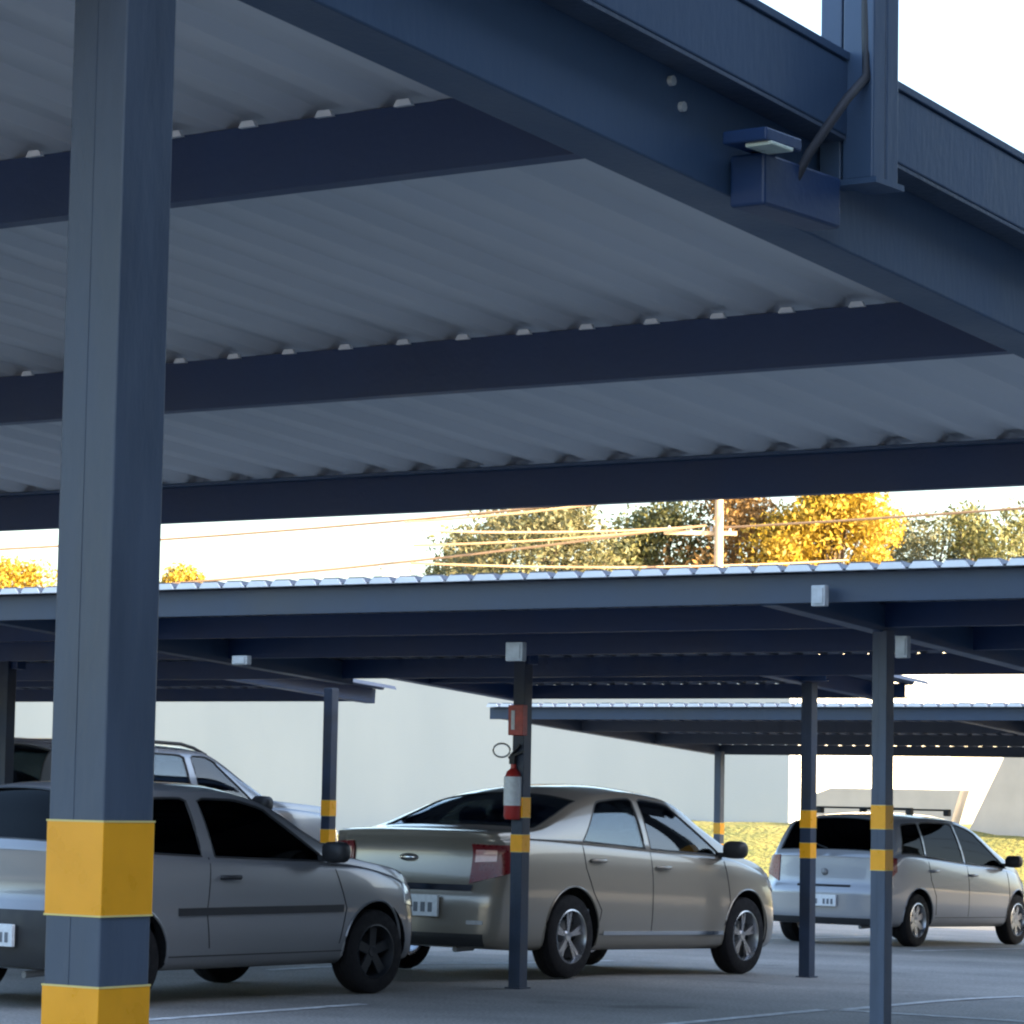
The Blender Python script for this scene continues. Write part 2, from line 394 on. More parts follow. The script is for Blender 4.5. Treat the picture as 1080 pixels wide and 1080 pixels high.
# gable rafter: box beam, outer trim and flashing
def sloped_beam(x0, x1, y0, y1, zo, h, m, name, parent, bevel=.004):
    mb = MB(); z = lambda y: zA(y)+zo
    vs = [(x, y, z(y)+e) for y in (y0, y1) for x, e in ((x0, 0), (x1, 0), (x1, h), (x0, h))]
    mb.add(vs, [(0, 1, 2, 3), (7, 6, 5, 4), (0, 4, 5, 1), (1, 5, 6, 2), (2, 6, 7, 3), (3, 7, 4, 0)])
    return mb.build(name, m, parent, bevel=bevel)
sloped_beam(-3.29, -3.17, .2, 8.75, -.004, .20, M['steel'], 'rafter', A)
sloped_beam(-3.255, -3.095, .2, 8.75, .199, .155, M['steel'], 'gable_trim', A)
sloped_beam(-3.168, -3.097, .2, 8.74, .190, .008, M['steel_post'], 'trim_lip', A, 0)
sloped_beam(-3.250, -3.090, .2, 8.78, .356, .018, M['steel'], 'flashing', A, .002)
for yy in (5.1, 5.15):
    mb = MB(); mb.lathe([(0, 0), (.012, 0), (.012, .012), (0, .012)], 10, 'y'); 
# posts under the rafter
post(A, -3.262, 3.58, zA(3.58)-.004, .113, M['steel_post'], bands=((1.364, 1.222), (1.116, .974)), label='nearest square blue post with two wide yellow bands, at the left of the photo')
# bolts on the trim
for (yy, zo) in ((5.03, .165), (5.07, .125)):
    mb = MB(); mb.lathe([(0.0001, 0), (.010, 0), (.010, .010), (0.0001, .010)], 8, 'y')
    o = mb.build('bolt', M['box'], A); o.rotation_euler = (0, 0, -math.pi/2); o.location = (-3.17, yy, zA(yy)+zo)
# mast bolted to the face of the rafter, rising through it
ma = empty('mast', (-3.11, 5.655, zA(5.655)+.105)); tag(ma, 'blue double channel mast rising from the gable rafter at top right, against the sky', 'mast')
zb_ = .005
for s in (-1, 1):
    mb = MB(); mb.box((.040, s*.029, zb_+.75), (.072, .053, 1.5)); mb.build('channel', M['steel'], ma, bevel=.004)
mb = MB(); mb.box((-.026, 0, zb_+.75), (.050, .105, 1.5)); mb.build('back_plate', M['steel'], ma, bevel=.003)
mb = MB(); mb.box((.045, 0, zb_-.005), (.085, .122, .012)); mb.build('foot_plate', M['steel'], ma)
# bracket with lamp left of the mast and the cable
br = empty('floodlight', (-3.145, 5.28, zA(5.28)-.01)); tag(br, 'small flat floodlight on a blue box bracket left of the mast, its cover greenish white', 'floodlight')
mb = MB(); mb.box((.02, .125, .035), (.08, .31, .105)); mb.build('bracket_box', M['steel_dark'], br, bevel=.006)
mb = MB(); mb.box((.06, -.04, .105), (.10, .14, .026)); h_ = mb.build('housing', M['steel_dark'], br, bevel=.004)
mb = MB(); mb.box((.085, -.055, .088), (.06, .085, .008)); mb.build('cover', M['lamp_glass'], br, bevel=.002)
mb = MB(); z_=zA(5.5); P_ = [Vector((-3.10, 5.38, z_+.045)), Vector((-3.075, 5.41, z_+.12)), Vector((-3.055, 5.46, z_+.19)), Vector((-3.05, 5.52, z_+.25)), Vector((-3.05, 5.60, z_+.31)), Vector((-3.055, 5.605, z_+.40)), Vector((-3.06, 5.61, z_+.6)), Vector((-3.06, 5.61, z_+1.4))]
mb.tube(P_, .010, 8); tag(mb.build('cable', M['cable'], smooth=60), 'black cable curving from the floodlight up the left side of the mast', 'cable')

GR = 'steel parking canopies'
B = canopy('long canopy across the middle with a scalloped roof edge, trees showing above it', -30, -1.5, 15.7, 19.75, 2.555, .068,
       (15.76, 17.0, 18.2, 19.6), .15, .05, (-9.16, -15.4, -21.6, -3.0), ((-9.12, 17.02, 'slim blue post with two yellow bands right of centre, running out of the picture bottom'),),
       .10, M['steel'], M['steel_dark'], M['sheet_far'], GR, fascia=.17, gap_light=True, rh=.17, drop=.03)
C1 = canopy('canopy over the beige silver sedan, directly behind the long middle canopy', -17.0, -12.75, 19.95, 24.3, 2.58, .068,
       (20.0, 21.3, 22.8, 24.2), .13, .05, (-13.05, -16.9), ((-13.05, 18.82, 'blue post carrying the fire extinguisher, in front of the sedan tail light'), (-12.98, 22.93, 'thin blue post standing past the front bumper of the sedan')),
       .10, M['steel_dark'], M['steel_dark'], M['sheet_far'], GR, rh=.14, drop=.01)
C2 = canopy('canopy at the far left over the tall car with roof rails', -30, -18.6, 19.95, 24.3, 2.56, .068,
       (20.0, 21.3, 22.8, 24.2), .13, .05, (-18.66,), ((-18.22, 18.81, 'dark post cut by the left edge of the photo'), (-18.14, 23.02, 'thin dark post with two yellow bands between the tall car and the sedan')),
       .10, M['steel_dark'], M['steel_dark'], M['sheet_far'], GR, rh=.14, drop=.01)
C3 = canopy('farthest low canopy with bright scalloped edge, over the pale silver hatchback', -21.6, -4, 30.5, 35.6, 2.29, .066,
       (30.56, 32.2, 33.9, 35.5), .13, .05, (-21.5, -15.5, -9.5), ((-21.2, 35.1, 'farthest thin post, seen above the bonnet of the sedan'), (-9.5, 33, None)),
       .10, M['steel_far'], M['steel_far'], M['sheet_far'], GR, fascia=.14, gap_light=True, rh=.13, drop=.0)
# front arms that carry C1 and C2 over the joint with the long canopy
for cc, xx in ((C1, -13.02), (C2, -18.15)):
    mb = MB(); mb.box((xx, 19.4, 2.50), (.10, 1.3, .10)); mb.build('arm', M['steel_dark'], cc, bevel=.003)
    mb = MB(); mb.box((xx, 18.84, 2.50), (.102, .102, .30)); mb.build('post_cap', M['steel_dark'], cc, bevel=.003)
# small junction boxes hung below the middle canopy
def jbox(X, Z, z, lab, w=.12, h=.12):
    p = c2w(X, Z); t = empty('junction_box', (p.x, p.y, z)); tag(t, lab, 'junction box', 'junction boxes on the canopies')
    mb = MB(); mb.box((0, 0, 0), (w, .05, h)); mb.build('case', M['box'], t, bevel=.006)
    mb = MB(); mb.box((0, -.028, 0), (w*.75, .008, h*.75)); mb.build('lid', M['box'], t, bevel=.002)
    return t
for px, py, Z, lab, w, h in ((547, 688, 19.8, 'pale square junction box above the fire extinguisher post', .13, .12),
                       (867, 629, 17.78, 'pale junction box on the fascia, upper left of the yellow-banded post', .09, .12),
                       (955, 683, 18.3, 'grey junction box right of the yellow-banded post top', .08, .13),
                       (258, 697, 20.6, 'small pale junction box right of the near post, under the long canopy', .13, .06)):
    s = 3300/Z; jbox((px-540)/s, Z, 1.42+(835+.0187*(px-540)-py)/s, lab, w, h)

# fire extinguisher on its post
ex = empty('fire_extinguisher', (-13.08, 18.76, 1.22)); tag(ex, 'fire extinguisher with pale label hung on the post in front of the sedan', 'fire extinguisher')
ex.rotation_euler.z = R(0)
mb = MB(); mb.lathe([(.0001, 0), (.055, 0), (.066, .02), (.066, .30), (.05, .345), (.022, .37), (.022, .40), (.0001, .40)], 24, 'z'); cyl = mb.build('cylinder', M['red'], ex, smooth=40)
mb = MB(); mb.lathe([(.0665, .10), (.0685, .10), (.0685, .31), (.0665, .31)], 24, 'z'); mb.build('label_wrap', M['plate'], cyl, smooth=40)
mb = MB(); mb.box((0, 0, .43), (.05, .05, .06)); mb.box((.03, -.01, .47), (.14, .022, .018), Matrix.Rotation(R(-20), 3, 'Y')); mb.box((.02, -.01, .50), (.12, .022, .016), Matrix.Rotation(R(-45), 3, 'Y')); mb.build('valve_handle', M['black_plastic'], ex, bevel=.003)
mb = MB(); mb.tube([(-.02-.075+.075*math.cos(a)*1.0, -.02, .50+.05*math.sin(a)) for a in rng(0, 2*math.pi, 24)], .007, 8, cap=False); mb.build('hose', M['hose'], ex, smooth=60)
mb = MB(); mb.box((0, .02, .12), (.16, .012, .03)); mb.box((0, .02, .28), (.16, .012, .03)); mb.build('bracket', M['black_plastic'], ex, bevel=.002)
sg = empty('fire_sign', (-13.05, 18.76, 1.94)); tag(sg, 'red and white sign box at the top of the extinguisher post', 'sign')
mb = MB(); mb.box((0, 0, 0), (.13, .06, .22)); mb.build('panel', M['faded_red'], sg, bevel=.004)
mb = MB(); mb.box((-.02, -.033, 0), (.03, .004, .14)); mb.build('pictogram', M['plate'], sg)

# ------------------------------------------------------------------ cars
def boolean(o, cutters, op='DIFFERENCE'):
    for c in cutters:
        md = o.modifiers.new('b', 'BOOLEAN'); md.operation = op; md.solver = 'EXACT'; md.object = c; md.material_mode = 'INDEX'
        dg = bpy.context.evaluated_depsgraph_get(); dg.update()
        me = bpy.data.meshes.new_from_object(o.evaluated_get(dg))
        o.modifiers.clear(); old = o.data; o.data = me; me.name = old.name; bpy.data.meshes.remove(old)
    for c in cutters: d = c.data; bpy.data.objects.remove(c); bpy.data.meshes.remove(d)

class Car:
    def __init__(s, L, W, top, belt, wid, zb=.20, tum=.30, rear_prof=None, front_curve=.24, rear_curve=.15, xr=None):
        s.L, s.W = L, W; s.top = spline(top); s.belt = spline(belt); s.w = spline(wid); s.zb = zb; s.tum = tum
        s.rp = spline(rear_prof or [(0, 0), (2, 0)]); s.fc, s.rc = front_curve, rear_curve
        s.xr, s.xf = (xr or -L/2), L/2
    def section(s, x, inset=0, zb=None, n_up=8, n_cr=10):
        zb = s.zb if zb is None else zb; zt = s.top(x)-inset; bl = min(s.belt(x), zt-.012); w = s.w(x)-inset
        e = max(0, s.xr+.35-x)/.35; f = max(0, x-(s.xf-.35))/.35
        if not inset: zb = zb + .05*e*e + .03*f*f
        h = zt-bl; ze = max(bl+.004, zt-(.010+.062*sm(h/.4)))
        ws = w-.058
        base = [(0, zb), (w*.6, zb), (w-.10, zb), (w-.035, zb+.045), (w-.006, lerp(zb, bl, .26)), (w, lerp(zb, bl, .50)), (w-.004, lerp(zb, bl, .70)), (w-.018, lerp(zb, bl, .86)), (w-.040, bl-.012), (ws, bl+.002)]
        # refine the side with catmull-rom
        side = []
        q = base[2:]
        for i in range(len(q)-1):
            p0, p1, p2, p3 = q[max(0, i-1)], q[i], q[i+1], q[min(len(q)-1, i+2)]
            for k in range(3):
                t = k/3
                side.append(tuple(.5*((2*p1[j])+(-p0[j]+p2[j])*t+(2*p0[j]-5*p1[j]+4*p2[j]-p3[j])*t*t+(-p0[j]+3*p1[j]-3*p2[j]+p3[j])*t**3) for j in (0, 1)))
        we = ws-s.tum*(ze-bl)
        up = [(lerp(ws, we, t)+.018*math.sin(math.pi*t)*sm(h/.4), lerp(bl+.002, ze, t)) for t in rng(0, 1, n_up)]
        cr = [(we*(1-t), ze+(zt-ze)*(1-(1-t)**2.4)) for t in rng(0, 1, n_cr)[1:]]
        s._k = (2, 2+len(side)+n_up, we, ze)
        return base[:2]+side+up+cr
    def side(s, x, z):
        p = s.section(x); a, b, we, ze = s._k; q = p[a:b]
        if z <= q[0][1]: return q[0][0]
        for i in range(len(q)-1):
            if q[i][1] <= z <= q[i+1][1]+1e-9:
                t = (z-q[i][1])/max(1e-9, q[i+1][1]-q[i][1]); return lerp(q[i][0], q[i+1][0], t)
        return we
    def edge(s, x): s.section(x); return s._k[2], s._k[3]
    def topz(s, x, y):
        p = s.section(x); b = s._k[1]; q = p[b-1:]; y = abs(y)
        for i in range(len(q)-1):
            if q[i+1][0] <= y <= q[i][0]+1e-9:
                t = (y-q[i][0])/min(-1e-9, q[i+1][0]-q[i][0]); return lerp(q[i][1], q[i+1][1], t)
        return q[0][1]
    def warp(s, x, y, z):
        w = s.w(x)
        tr = max(0, (s.xr+.55)-x)/.55; tf = max(0, x-(s.xf-.75))/.75
        k = min(1.15, abs(y)/w)
        x2 = x + (tr**1.5)*(s.rc*k**3 - s.rp(z)) - (tf**1.5)*(s.fc*k**2.6 + .05*abs(z-.5))
        return Vector((x2, y, z))
    def loft(s, name, mats, xs=None, inset=0, zb=None, mi=0, parent=None):
        xs = xs or sorted(set([round(v, 4) for v in rng(s.xr, s.xf, 76)]))
        mb = MB(); rings = []
        for x in xs:
            h = s.section(x, inset, zb)
            full = h + [(-y, z) for (y, z) in h[-2:0:-1]]
            rings.append(full)
        n = len(rings[0]); vs = []
        wf = s.warp if not inset else (lambda x, y, z: Vector((x, y, z)))
        for x, q in zip(xs, rings): vs += [wf(x, y, z) for y, z in q]
        fs = [(i*n+k, (i+1)*n+k, (i+1)*n+(k+1) % n, i*n+(k+1) % n) for i in range(len(xs)-1) for k in range(n)]
        mb.add(vs, fs, mi)
        for x, q in ((xs[0], rings[0]), (xs[-1], rings[-1])):       # gridded end caps
            hl = (n//2)+1; h = q[:hl]; cols = [1, .8, .6, .4, .2, 0, -.2, -.4, -.6, -.8, -1]; m = len(cols)
            cv = [wf(x, y*c, z) for (y, z) in h for c in cols]
            cf = [(j*m+i, j*m+i+1, (j+1)*m+i+1, (j+1)*m+i) for j in range(hl-1) for i in range(m-1)]
            mb.add(cv, cf, mi)
        return mb.build(name, mats, parent, smooth=80, merge=1e-4)
    def slab(s, grid, d0, d1, ctr=None):
        """closed slab over a grid of points, offset along its normals by d0 (outside) and d1"""
        nr, nc = len(grid), len(grid[0]); G = grid; out, inn = [], []
        c0 = ctr or Vector((0, 0, .6))
        for i in range(nr):
            for j in range(nc):
                a = G[min(i+1, nr-1)][j]-G[max(i-1, 0)][j]; b = G[i][min(j+1, nc-1)]-G[i][max(j-1, 0)]
                nn = a.cross(b)
                nn = nn.normalized() if nn.length > 1e-9 else Vector((0, 0, 1))
                ref = G[i][j]-Vector((max(-1, min(1, G[i][j].x*.6)), 0, .6))
                if nn.dot(ref) < 0: nn = -nn
                out.append(G[i][j]+nn*d0); inn.append(G[i][j]+nn*d1)
        k = nr*nc; vs = out+inn; fs = []
        for i in range(nr-1):
            for j in range(nc-1):
                q = (i*nc+j, i*nc+j+1, (i+1)*nc+j+1, (i+1)*nc+j); fs.append(q); fs.append(tuple(k+t for t in q[::-1]))
        rim = [i*nc for i in range(nr)]+[(nr-1)*nc+j for j in range(1, nc)]+[i*nc+nc-1 for i in range(nr-2, -1, -1)]+[j for j in range(nc-2, 0, -1)]
        for a, b in zip(rim, rim[1:]+rim[:1]): fs.append((a, b, k+b, k+a))
        mb = MB(); mb.add(vs, fs); return mb, [out[r] for r in rim]
    def side_grid(s, b0, b1, t0, t1, sgn, nr=7, nc=14, lo=.02, hi=.035, round_=.02):
        """window between bottom x b0..b1 and top x t0..t1 (rear..front)"""
        g = []
        for i in range(nr):
            v = i/(nr-1); row = []
            for j in range(nc):
                u = j/(nc-1)
                xb, xt = lerp(b0, b1, u), lerp(t0, t1, u)
                x = lerp(xb, xt, v)
                zl = s.belt(xb)+lo; zh = s.edge(xt)[1]-hi
                zh = max(zh, zl+.02)
                # rounded upper corners
                cr = (abs(2*u-1)**14)*round_
                z = lerp(zl, zh-cr, v)
                row.append(s.warp(x, sgn*s.side(x, z), z))
            g.append(row)
        return g
    def top_grid(s, x0, x1, inset0, inset1, nr=10, nc=15, bow=0):
        g = []
        for i in range(nr):
            v = i/(nr-1); row = []
            for j in range(nc):
                u = 2*j/(nc-1)-1
                x = lerp(x0, x1, v) + bow*(1-u*u)*(1-v)
                we = s.edge(x)[0]-lerp(inset0, inset1, v)
                row.append(s.warp(x, u*we, s.topz(x, u*we)))
            g.append(row)
        return g
    def wrap_grid(s, end, sgn, u0, u1, z0, z1, nr=8, nc=10, z0b=None, z1b=None):
        """patch on the rear (end=-1) or front (+1) face; y from u0, wrapping round the corner for the excess"""
        g = []; xe = s.xr if end < 0 else s.xf
        for i in range(nr):
            row = []
            for j in range(nc):
                u = lerp(u0, u1, j/(nc-1)); a = lerp(z0, z0b if z0b is not None else z0, j/(nc-1)); b = lerp(z1, z1b if z1b is not None else z1, j/(nc-1))
                z = lerp(a, b, i/(nr-1)); ye = s.side(xe, z)
                if u <= ye: p = (xe, sgn*u, z)
                else:
                    x = xe - end*(u-ye); p = (x, sgn*s.side(x, z), z)
                row.append(s.warp(*p))
            g.append(row)
        return g

def wheel(parent, x, sgn, ytrack, r, kind, z=None):
    c = Vector((x, sgn*ytrack, r)); wt = .092
    ri = r*.66
    mb = MB()
    prof = [(ri, -wt), (r*.90, -wt), (r*.97, -wt*.86), (r, -wt*.6), (r, -wt*.2), (r-.006, -wt*.18), (r-.006, -wt*.12), (r, -wt*.1), (r, wt*.1), (r-.006, wt*.12), (r-.006, wt*.18), (r, wt*.2), (r, wt*.6), (r*.97, wt*.86), (r*.90, wt), (ri, wt)]
    mb.lathe(prof, 48); t = mb.build('wheel', M['rubber'], parent, smooth=35); t.location = c
    mb = MB(); o = sgn
    m = M['alloy'] if kind != 'dark' else M['rim_dark']
    # rim barrel + lip
    mb.lathe([(ri+.006, o*(wt-.004)), (ri-.012, o*(wt+.002)), (ri-.022, o*(wt-.02)), (ri-.03, -o*wt*.8), (ri+.004, -o*wt*.8)], 40)
    mb.lathe([(.0001, o*(wt-.035)), (.035, o*(wt-.030)), (.05, o*(wt-.045)), (.05, -o*.02), (.0001, -o*.02)], 20)
    n = 5 if kind != 'cover' else 7
    for k in range(n):
        for dd in ((-.13, .13) if kind == 'alloy' else (0,)):
            a = 2*math.pi*k/n+.3; b = a+dd
            p0 = Vector((.035*math.cos(a), o*(wt-.035), .035*math.sin(a))); p1 = Vector(((ri-.015)*math.cos(b), o*(wt-.028), (ri-.015)*math.sin(b)))
            d = p1-p0; hw = .011 if kind == 'alloy' else .026
            sd = Vector((-math.sin(b), 0, math.cos(b)))
            vs = []
            for p, q in ((p0, hw*1.2), (p1, hw*1.35)):
                for e in (1, -1):
                    for yy in (0, -o*.02): vs.append(p+sd*q*e+Vector((0, yy, 0)))
            mb.add(vs, [(0, 1, 3, 2), (4, 6, 7, 5), (0, 4, 5, 1), (2, 3, 7, 6), (0, 2, 6, 4), (1, 5, 7, 3)])
    rim = mb.build('rim', m, t, smooth=35)
    mb = MB(); mb.lathe([(.0001, -o*.03), (ri*.62, -o*.03), (ri*.62, -o*.015), (.0001, -o*.015)], 24); mb.build('brake_disc', M['pole_grey'] if kind != 'dark' else M['rim_dark'], t, smooth=35)
    return t

def make_car(spec):
    c = Car(**spec['shape']); root = empty('car'); root.name = spec['name']
    paint = spec['paint']; L, W = c.L, c.W; r = spec['wheel_r']; ax = spec['axles']
    body = c.loft('body', [paint, M['interior']])
    cut = []
    # wheel wells
    for x in ax:
        for sg in (-1, 1):
            mb = MB(); mb.tube([(x, sg*.48, r+.01), (x, sg*1.3, r+.01)], r+.050, 40, mi=1); k = mb.build('k', [paint, M['interior']]); cut.append(k)
    cab = c.loft('k', [paint, M['interior']], xs=rng(*spec['cabin'], 40), inset=.055, zb=.42, mi=1); cut.append(cab)
    glasses = []
    for (b0, b1, t0, t1, gm) in spec['side_windows']:
        for sg in (-1, 1): glasses.append(('side_window', c.side_grid(b0, b1, t0, t1, sg), gm))
    a = spec['windshield']; glasses.append(('windshield', c.top_grid(a[0], a[1], .055, .06, bow=.0), spec.get('wglass', 'glass')))
    a = spec['rear_window']; glasses.append(('rear_window', c.top_grid(a[0], a[1], a[2], a[3], bow=.0), spec.get('rglass', 'glass')))
    for nm, g, gm in glasses:
        mb, _ = c.slab(g, .06, -.11); mb.mi = [1]*len(mb.f); cut.append(mb.build('k', [paint, M['interior']]))
    ref = body.copy(); ref.data = body.data.copy(); col.objects.link(ref)
    boolean(body, cut); body.parent = root
    body.data.polygons.foreach_set('use_smooth', [True]*len(body.data.polygons)); body.data.set_sharp_from_angle(angle=R(38))
    rm = ref.data; bvh = BVHTree.FromPolygons([v.co for v in rm.vertices], [tuple(p.vertices) for p in rm.polygons])
    vn = [v.normal.copy() for v in rm.vertices]; cache = {}
    me = body.data; nrm = [None]*len(me.loops)
    for p in me.polygons:
        for li in p.loop_indices:
            n_ = p.normal.copy()
            if p.material_index == 0:
                vi = me.loops[li].vertex_index
                if vi not in cache:
                    co, _, fi, _ = bvh.find_nearest(me.vertices[vi].co); acc = Vector()
                    for rv in rm.polygons[fi].vertices: acc += vn[rv]/max(1e-6, (rm.vertices[rv].co-co).length)**1.5
                    cache[vi] = acc.normalized()
                if cache[vi].dot(n_) > .5: n_ = cache[vi]
            nrm[li] = tuple(n_)
    me.normals_split_custom_set(nrm)
    rd = ref.data; bpy.data.objects.remove(ref); bpy.data.meshes.remove(rd)
    for nm, g, gm in glasses:
        mb, rim = c.slab(g, -.006, -.010); o = mb.build(nm, M[gm], root, smooth=50)
        s_ = MB(); s_.tube(rim+[rim[0]], .010, 6, cap=False); s_.build('window_seal', M['black_plastic'], o, smooth=60)
    def patch(nm, g, m, d=.004, parent=root, seal=False):
        mb, rim = c.slab(g, d, -.012); o = mb.build(nm, M[m], parent, smooth=45)
        if seal: s_ = MB(); s_.tube(rim+[rim[0]], .0045, 6, cap=False); s_.build('gap_line', M['black_plastic'], o, smooth=60)
        return o
    for (nm, end, u0, u1, z0, z1, z0b, z1b, m, d) in spec['patches']:
        for sg in ((-1, 1) if u0 > 0 else (1,)):
            if u0 > 0: g = c.wrap_grid(end, sg, u0, u1, z0, z1, z0b=z0b, z1b=z1b)
            else:       # centred panel
                g = [[c.warp(c.xr if end < 0 else c.xf, y, z) for y in rng(-u1, u1, 12)] for z in rng(z0, z1, 6)]
            patch(nm, g, m, d)
    # panel gaps on the sides
    def surf(x, z, sg): return c.warp(x, sg*c.side(x, z), z)
    for sg in (-1, 1):
        for pts in spec['gaps']:
            q = []
            for (x0, z0), (x1, z1) in zip(pts, pts[1:]):
                for t in rng(0, 1, 8)[:-1]: q.append(surf(lerp(x0, x1, t), lerp(z0, z1, t), sg))
            q.append(surf(*pts[-1], sg))
            mb = MB(); mb.tube(q, .0045, 6); mb.build('door_gap', M['black_plastic'], root, smooth=60)
        for (x, z) in spec['handles']:
            p = surf(x, z, sg); mb = MB(); mb.tube([p+Vector((-.09, sg*.004, 0)), p+Vector((-.07, sg*.034, .002)), p+Vector((.07, sg*.034, .002)), p+Vector((.09, sg*.004, 0))], .014, 8)
            mb.build('door_handle', M[spec['handle_mat']] if isinstance(spec['handle_mat'], str) else spec['handle_mat'], root, smooth=50)
        for (x0, x1, z, h, m) in spec['strips']:
            g = [[surf(x, zz, sg) for x in rng(x0, x1, 16)] for zz in (z-h/2, z, z+h/2)]
            patch('side_strip', g, m, .012)
        mx, mz = spec['mirror']; p = surf(mx, mz, sg)
        mb = MB()
        vs = []; NU, NV = 10, 8
        for i in range(NV+1):
            th = math.pi*i/NV
            for j in range(NU):
                ph = 2*math.pi*j/NU
                f = lambda v: math.copysign(abs(v)**.65, v)
                vs.append((p.x+.02+.07*f(math.sin(th)*math.cos(ph)), p.y+sg*(.13+.105*f(math.cos(th))), p.z+.075+.075*f(math.sin(th)*math.sin(ph))))
        mb.add(vs, [(i*NU+j, i*NU+(j+1) % NU, (i+1)*NU+(j+1) % NU, (i+1)*NU+j) for i in range(NV) for j in range(NU)])
        mb.box((p.x+.02, p.y+sg*.03, p.z+.03), (.06, .12, .04))
        mb.build('side_mirror', M[spec['mirror_mat']], root, smooth=60, merge=1e-4)
    for x in ax:
        for sg in (-1, 1): wheel(root, x, sg, c.w(x)-.105, r, spec['wheel_kind'] if x < 0 or 'front_kind' not in spec else spec['front_kind'])
    # wheel arch lips
    for x in ax:
        for sg in (-1, 1):
            q = []
            for a in rng(R(-20), R(200), 30):
                xx, zz = x+(r+.053)*math.cos(a), r+.01+(r+.053)*math.sin(a)
                if zz > c.zb+.02: q.append(surf(xx, zz, sg))
            mb = MB(); mb.tube(q, .009, 6); mb.build('arch_lip', paint, root, smooth=60)
    # cabin fittings
    sx = spec['seats']
    for k, x in enumerate(sx):
        for sg in (-1, 1):
            mb = MB(); y = sg*.36
            mb.box((x, y, .60), (.50, .48, .16)); mb.box((x-.27, y, .88), (.13, .46, .56), Matrix.Rotation(R(-14), 3, 'Y'))
            s_ = mb.build('seat', M['seat'], root, bevel=.03)
            mb = MB(); mb.box((x-.36, y, 1.22), (.09, .24, .16), Matrix.Rotation(R(-10), 3, 'Y')); mb.build('headrest', M['seat'], s_, bevel=.03)
    mb = MB(); mb.box((spec['cabin'][1]-.55, 0, .86), (.30, W-.34, .18)); mb.build('dashboard', M['interior'], root, bevel=.03)
    mb = MB(); mb.tube([(spec['cabin'][1]-.80+.05*math.sin(a), .36+.18*math.cos(a), .92+.17*math.sin(a)) for a in rng(0, 2*math.pi, 25)], .014, 6, cap=False); mb.build('steering_wheel', M['black_plastic'], root, smooth=60)
    # number plate
    if 'plate' in spec:
        z, y, w, h = spec['plate']
        p = c.warp(c.xr, y, z)
        mb = MB(); mb.box((p.x-.022, y, z), (.026, w, h)); pl = mb.build('number_plate', M['plate'], root, bevel=.003)
        for k in range(7):
            if k == 3: continue
            yy = y+(k-3)*w*.125; mb = MB(); mb.box((p.x-.0365, yy, z-.012), (.003, w*.07, h*.45)); mb.build('plate_character', M['plate_ink'], pl)
    if 'badge' in spec:
        z, bw, bh, bmat = spec['badge']; p = c.warp(c.xr, 0, z)
        mb = MB(); mb.lathe([(.0001, -.004), (1, -.004), (.9, -.020), (.0001, -.022)], 20); o = mb.build('badge', M[bmat], root, smooth=40)
        o.rotation_euler.z = -math.pi/2; o.location = (p.x, 0, z); o.scale = (bw, 1, bh)
        o.data.transform(Matrix.Identity(4))
    if 'rails' in spec:
        x0, x1, hgt, m = spec['rails']
        for sg in (-1, 1):
            q = []
            for t in rng(0, 1, 12):
                x = lerp(x0, x1, t); we, ze = c.edge(x); q.append(Vector((x, sg*(we-.04), c.topz(x, we-.04)+hgt*min(1, 6*min(t, 1-t)))))
            mb = MB(); mb.tube(q, .016, 8); mb.build('roof_rail', M[m], root, smooth=60)
    if 'crossbars' in spec:
        for x in spec['crossbars']:
            we, ze = c.edge(x); z = c.top(x)+.055
            mb = MB(); mb.box((x, 0, z), (.05, 2*we-.02, .022)); bar = mb.build('roof_bar', M['black_plastic'], root, bevel=.006)
            for sg in (-1, 1):
                mb = MB(); mb.box((x, sg*(we-.05), z-.035), (.09, .07, .07)); mb.build('bar_foot', M['black_plastic'], bar, bevel=.012)
    if 'wiper' in spec:
        x, z0 = spec['wiper']; p = c.warp(x, 0, c.topz(x, 0))
        mb = MB(); mb.tube([p+Vector((-.02, 0, .0)), p+Vector((-.01, .16, .05)), p+Vector((-.0, .38, .06))], .009, 6); mb.build('rear_wiper', M['black_plastic'], root, smooth=60)
    mb = MB(); mb.tube([(c.xr+.25, -.45, .22), (c.xr+.02, -.45, .21)], .022, 10); mb.build('exhaust_pipe', M['pole_grey'], root, smooth=60)
    return root

